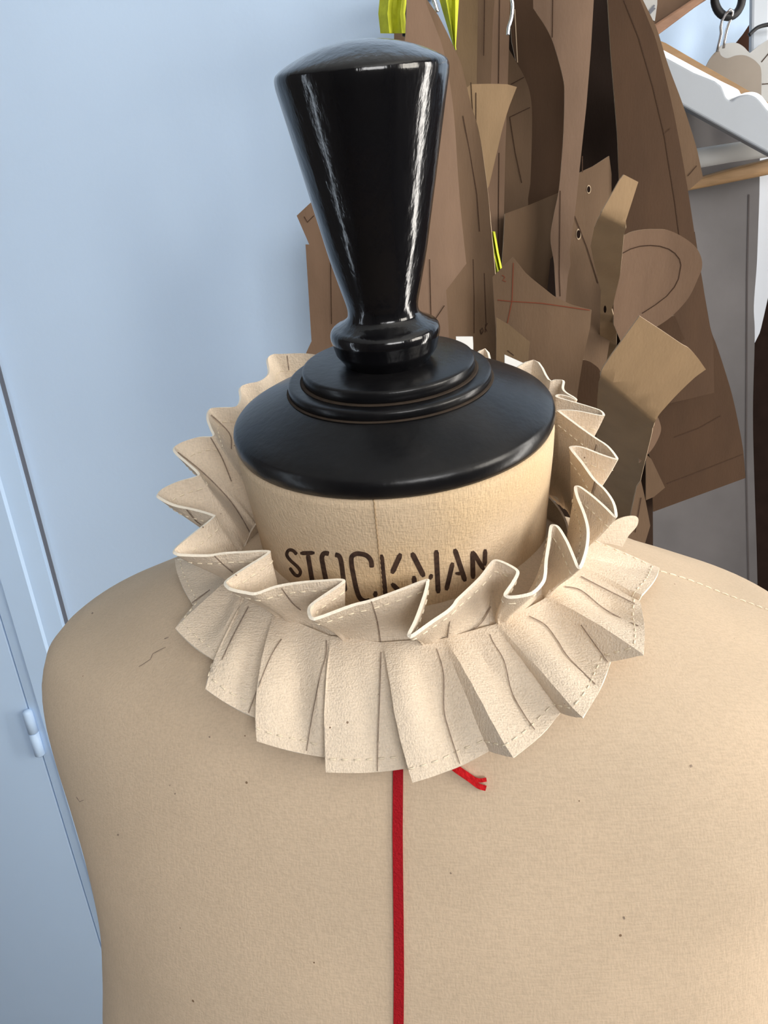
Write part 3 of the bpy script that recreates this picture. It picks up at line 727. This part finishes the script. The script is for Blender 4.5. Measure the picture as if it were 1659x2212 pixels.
card('card with a bright flap folded back, nearest below the rounded card', [(1381, 682), (1430, 714), (1471, 742, 1), (1488, 752, 1), (1508, 774, 1), (1524, 797), (1503, 812, 1), (1470, 843, 1), (1440, 875, 1), (1417, 905, 1), (1405, 950, 1), (1394, 995, 1), (1384, 1038, 1), (1370, 1110, 1), (1362, 1200), (1300, 1200), (1288, 1000), (1291, 860), (1297, 806, 1), (1315, 774, 1), (1337, 743, 1)], .34, 'tan', folds=[((1420, 908), (1292, 800), 1.7)], az=-.35)
card('thin card with a slanted edge, left of the grey bag under the flap card', [(1375, 1050), (1384, 1038), (1394, 1082), (1404, 1135), (1389, 1185), (1380, 1260), (1340, 1260), (1360, 1120)], .40, 'mid', ax=.1, lines=[[(1385, 1075), (1372, 1150)]])
card('rounded brown card end peeping from behind the folded flap card', [(1395, 890), (1415, 895, 1), (1424, 910, 1), (1427, 931, 1), (1414, 961, 1), (1397, 983, 1), (1380, 1000), (1375, 900)], .42, 'pink')
card('broad dark card with a long curved right edge beside the wooden bar', [(1300, -170), (1345, -170), (1382, 0), (1402, 50, 1), (1420, 101, 1), (1455, 246, 1), (1484, 405, 1), (1504, 535, 1), (1517, 610, 1), (1528, 684, 1), (1536, 720, 1), (1540, 747), (1542, 848), (1454, 869), (1395, 885), (1345, 600), (1337, 382), (1333, 289), (1319, 116), (1312, 0)], .545, 'dark', ax=.12, kx=.6,
     lines=[[(1348, 0), (1380, 81), (1411, 188), (1435, 289), (1458, 434), (1469, 520)], [(1433, 290), (1450, 276)]])
card('second dark card behind the broad one, its lower corner touching the wooden bar', [(1340, -170), (1362, -170), (1388, 0), (1416, 57, 1), (1443, 142, 1), (1475, 228, 1), (1505, 323, 1), (1518, 384), (1486, 412), (1440, 440), (1380, 100)], .565, 'mid', lines=[[(1486, 380), (1505, 358)]])
card('widest dark card with a slanted bottom edge in front of the grey garment bag', [(1500, 500), (1515, 600), (1533, 704, 1), (1547, 745, 1), (1561, 787, 1), (1580, 850, 1), (1595, 918, 1), (1605, 975, 1), (1610, 1032), (1411, 1105), (1407, 1000), (1380, 900), (1400, 600)], .59, 'dark', ax=.05, lines=[[(1457, 945), (1510, 925), (1558, 898)], [(1441, 1045), (1520, 1015), (1604, 982)]])
card('small light brown card corner tucked beside the slanted dark card', [(1395, 980), (1407, 992), (1436, 1053), (1412, 1073), (1395, 1080)], .575, 'mid')
card('small dark card with a pale right edge between the rounded card and the flap', [(1400, 700), (1457, 681), (1478, 732), (1466, 742), (1420, 735)], .52, 'dark')
card('dark card with a curved top just left of the folded flap card', [(1244, 778), (1262, 777, 1), (1280, 785, 1), (1297, 804, 1), (1300, 850), (1296, 960), (1230, 960), (1232, 790)], .455, 'dark', lines=[])
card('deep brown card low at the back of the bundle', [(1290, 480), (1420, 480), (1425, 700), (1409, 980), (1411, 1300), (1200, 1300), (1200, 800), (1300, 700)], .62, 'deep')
card('dark backing card added at the very back of the bundle', [(1090, -170), (1330, -170), (1345, 400), (1345, 900), (1120, 900), (1085, 500)], .70, 'back')  # dark sheet added to fill the dark void between the cards

# ------------------------------------------------------------------ yellow tapes
def ribbon(name, label, P, Y, wpx, th=.0012, m=M_neon, grp='neon yellow tapes tied to the patterns'):
    """a tape that hangs in folds: a strip with depth that snakes towards and away from us"""
    q = dense(P, 8); V = []; Fc = []; k = 7
    for i, (x, y) in enumerate(q):
        ww = wpx(i / (len(q) - 1)) if callable(wpx) else wpx
        for j in range(k):
            u = j / (k - 1) - .5
            V.append(at_y(x + u * ww, y, Y + .006 * sin(j * 2.0 + i * .05)))
    for i in range(len(q) - 1):
        for j in range(k - 1): Fc.append((i * k + j, i * k + j + 1, (i + 1) * k + j + 1, (i + 1) * k + j))
    o = mesh(name, V, Fc, m, None, True, V[k // 2]); solid(o, th); return tag(o, label, 'tape', grp)
ribbon('yellow_tape', 'neon yellow tape hanging directly above the black knob', [(848, -150), (849, 0), (846, 30), (850, 72)], .50, lambda t: 62 - 8 * t)
ribbon('yellow_tape', 'neon yellow tape tapering to a point between the pinkish card and olive strip', [(970, -150), (970, 0), (976, 50), (983, 108)], .53, lambda t: 40 if t < .58 else max(3, 40 * (1 - t) / .42))
ribbon('yellow_tape', 'small neon yellow tape end beside the curled card, above the red lined card', [(1060, 500), (1068, 545), (1074, 570), (1078, 588)], .52, lambda t: 18 - 4 * t)
mb = MB(); mb.tube([at_y(884, -150, .52), at_y(880, 0, .52), at_y(876, 40, .52), at_y(874, 78, .52)], .0022, 8)
tag(mb.build('drawstring', M_rubber, None, True, at_y(880, 0, .52)), 'thin black cord beside the yellow tape above the knob', 'cord')
mb = MB(); mb.tube([at_y(x, y, .47) for x, y in crpx([(1098, -150), (1104, -20), (1107, 10), (1105, 38), (1099, 58), (1097, 76)])], .0016, 8)
tag(mb.build('steel_hook', M_chrome, None, True, at_y(1105, 0, .47)), 'bright steel hook wire hanging between two brown strips at the top', 'hook')
mb = MB(); mb.tube([at_y(x, y, .49) for x, y in crpx([(930, -150), (934, -20), (940, 8), (945, 26)])], .002, 8)
tag(mb.build('steel_hook', M_chrome, None, True, at_y(934, 0, .49)), 'short steel hook end left of the tapering yellow tape', 'hook')

# ------------------------------------------------------------------ rail and hangers at the right
def slab(name, label, cat, P, Y, depth, m, bev=.002, ax=0, rnd=2, group=None, parent=None):
    """a solid board: outline on its front face, real thickness behind"""
    S = Surf(Y, P[0][:2], ax)
    pts = cr([Vector((p[0], p[1], 0)) for p in P], True, 6, [len(p) > 2 for p in P])
    Fp = [S.at(p.x, p.y) for p in pts]; n = len(Fp)
    V = Fp + [p + Vector((0, depth, 0)) for p in Fp]
    o = mesh(name, V, [tuple(range(n)), tuple(range(n, 2 * n))[::-1]] + [(i, i + n, (i + 1) % n + n, (i + 1) % n) for i in range(n)], m, parent, False, None if parent else Fp[0])
    bm = bmesh.new(); bm.from_mesh(o.data); bmesh.ops.recalc_face_normals(bm, faces=bm.faces[:]); bm.to_mesh(o.data); bm.free()
    if bev: bevel(o, bev, rnd)
    if not parent: tag(o, label, cat, group)
    return o
hr = empty('white_hanger', at_y(1560, 190, .34), 'white painted wooden hanger with a notched shoulder at the right', 'hanger')
slab('shoulder_bar', '', '', [(1400, 103), (1432, 119), (1500, 156), (1545, 174), (1558, 184, 1), (1564, 196, 1), (1570, 210, 1), (1580, 217, 1), (1590, 210, 1), (1603, 205, 1), (1622, 204, 1), (1640, 214, 1), (1665, 243, 1), (1740, 318), (1740, 372), (1659, 331), (1475, 229), (1410, 190)], .580, .012, M_white_shade, .003, ax=.0, rnd=3, parent=hr)
slab('lit_top_slab', '', '', [(1400, 90), (1432, 106), (1500, 143), (1560, 175), (1585, 187, 1), (1597, 194, 1), (1602, 202, 1), (1612, 199, 1), (1630, 198, 1), (1646, 206, 1), (1665, 228, 1), (1740, 300), (1740, 366), (1659, 326), (1475, 224), (1410, 185)], .5925, .012, M_white_lit, .004, ax=.0, rnd=3, parent=hr)  # bright slab added behind the face as the light on top edge and notch
tag(slab('wooden_hanger', '', 'hanger', [(1395, 66), (1425, 86), (1440, 92), (1524, 141), (1596, 182), (1640, 207), (1740, 270), (1740, 300), (1600, 215), (1520, 170), (1430, 115), (1395, 100)], .615, .014, M_wood, .002), 'tan wooden hanger arm showing along the top of the white hanger', 'hanger')
tag(slab('wooden_bar', '', 'hanger bar', [(1440, 399), (1518, 381), (1580, 363), (1659, 343), (1740, 322), (1740, 359), (1659, 378), (1570, 396), (1486, 412), (1440, 424)], .665, .022, M_wood, .005, rnd=4), 'brown wooden trouser bar crossing behind the dark cards', 'bar')
mb = MB(); P = [(1440, 352), (1513, 341), (1580, 330), (1659, 318), (1740, 305)]
mb.tube([at_y(x, y, .65) for x, y in P], [.0105, .0108, .0104, .0108, .0105], 18)
tag(mb.build('cloth_roll', M_creaml, None, True, at_y(1513, 341, .65)), 'grey white cloth roll lying along the wooden trouser bar', 'cloth')
tag(slab('wooden_bracket', '', 'bracket', [(1380, 40), (1414, 52), (1500, -5), (1640, -110), (1640, -76), (1520, 2), (1421, 76), (1380, 70)], .58, .03, M_woodd, .002), 'red brown wooden rail strut slanting up beside the dark cards', 'bracket')
tag(slab('wooden_board', '', 'board', [(1380, -110), (1560, -110), (1500, -4), (1414, 52), (1380, 75)], .612, .016, KR['pink'], .001), 'flat pinkish brown board behind the slanting strut', 'board')
sheet('cloth_label', 'pale cloth label with a dark mark at the top beside the broad dark card', 'label', [(1380, -60), (1421, -60), (1419, 10), (1414, 46), (1400, 40), (1380, -10)], .575, M_creaml, rim=False, lines=[[(1402, 25), (1414, 11)], [(1404, 29), (1415, 17)]], lw=4, lmat=M_gap)
# grey garment bag and the clothes beyond
sheet('garment_bag', 'long grey translucent garment bag hanging right of the brown cards', 'garment bag', [(1405, 215), (1500, 222), (1600, 235), (1642, 260), (1640, 420), (1635, 560, 1), (1628, 660, 1), (1630, 727, 1), (1626, 894, 1), (1630, 1062, 1), (1634, 1180, 1), (1637, 1300), (1640, 1500), (1395, 1500), (1405, 1100), (1405, 600)], .715, M_bag, kx=-1.2, ax=-.1, step=.015, rim=False, lines=[[(1618, 420), (1614, 600), (1613, 800), (1612, 1000), (1616, 1200), (1618, 1290)]], lw=3.5, lmat=mat('bag_seam', (.08, .07, .07), .8, .1))
sheet('white_garment', 'pale blue white garment edge behind the grey bag at the far right', 'garment', [(1610, 300), (1760, 300), (1760, 420), (1668, 600), (1650, 680, 1), (1640, 720, 1), (1630, 740), (1600, 740)], .73, M_white, rim=False, kx=-2)
sheet('dark_garment', 'near black garment hanging at the far right edge', 'garment', [(1600, 330), (3200, 330), (3200, 1600), (1600, 1600)], .775, M_dark, rim=False)  # widened far out of view so the knob's right edge mirrors dark
sheet('dark_garment', 'dark brown garment corner behind the grey post at the top right', 'garment', [(1560, 150), (1587, 96), (1605, 74), (1621, 50), (1640, 20), (1680, 20), (1680, 160)], .745, mat('dark_brown_cloth', (.05, .022, .014), .9, .1), rim=False)
slab('rack_post', 'grey white painted rack post at the top right corner', 'rack', [(1626, -110), (1665, -110), (1661, 150), (1622, 150)], .70, .008, M_greyp, .003)
sheet('cream_card', 'grey cream card with a wavy top hanging from the wire loop', 'card', [(1520, 152), (1532, 129, 1), (1542, 116, 1), (1552, 109, 1), (1557, 120, 1), (1570, 126, 1), (1590, 120, 1), (1612, 121, 1), (1635, 136, 1), (1644, 161, 1), (1643, 260), (1540, 260)], .645, M_cream, kx=2, rim=False)
sheet('pale_card', 'pale rounded card just behind the wavy grey cream card', 'card', [(1545, 116), (1555, 102, 1), (1564, 95, 1), (1589, 93, 1), (1605, 101, 1), (1618, 114, 1), (1650, 140), (1650, 180), (1550, 180)], .66, M_creaml, rim=False)
sheet('pale_card', 'pale lined paper sheet at the far right under the black cable', 'card', [(1615, 118), (1640, 98), (1700, 60), (1700, 280), (1640, 280), (1644, 160)], .675, M_creaml, rim=False, lines=[[(1640, 140), (1665, 110)], [(1646, 182), (1670, 180)]])
mb = MB(); mb.tube([at_y(1573 + 30 * sin(a), -6 + 42 * cos(a), .63) for a in [2 * pi * k / 32 for k in range(32)]], .0042, 10, True)
tag(mb.build('rubber_ring', M_rubber, None, True, at_y(1573, -6, .63)), 'black rubber ring holding the bent steel wire loop', 'ring')
mb = MB(); mb.tube([at_y(x, y, Y + .2) for x, y, Y in [(1549, 112, .44), (1554, 90, .437), (1558, 72, .434), (1557, 58, .432), (1560, 44, .43), (1568, 30, .424), (1577, 21, .422), (1583, 24, .424), (1581, 36, .428), (1574, 52, .432), (1569, 68, .434), (1566, 84, .437), (1563, 104, .44)]], .0016, 8)
tag(mb.build('wire_loop', M_chrome, None, True, at_y(1577, 21, .63)), 'bent steel wire loop through the black rubber ring', 'wire')
mb = MB(); mb.tube([at_y(x, y, .68) for x, y in crpx([(1618, 76), (1628, 66), (1640, 58), (1662, 53), (1700, 52)])], .0022, 8)
tag(mb.build('black_cable', M_rubber, None, True, at_y(1640, 58, .68)), 'thin black cable curving in front of the grey rack post', 'cable')
# the rail everything hangs from, just above the picture
zr = at_y(1200, -170, .55).z + .02
mb = MB(); mb.tube([(.03, .56, zr), (1.2, .56, zr)], .0125, 16)
for x in (.10, 1.15): mb.tube([(x, .56, zr), (x, YB, zr)], .008, 10)
tag(mb.build('hanging_rail', M_chrome, None, True, (.5, .56, zr)), 'steel wall rail above the picture that carries the hanging cards', 'rail')
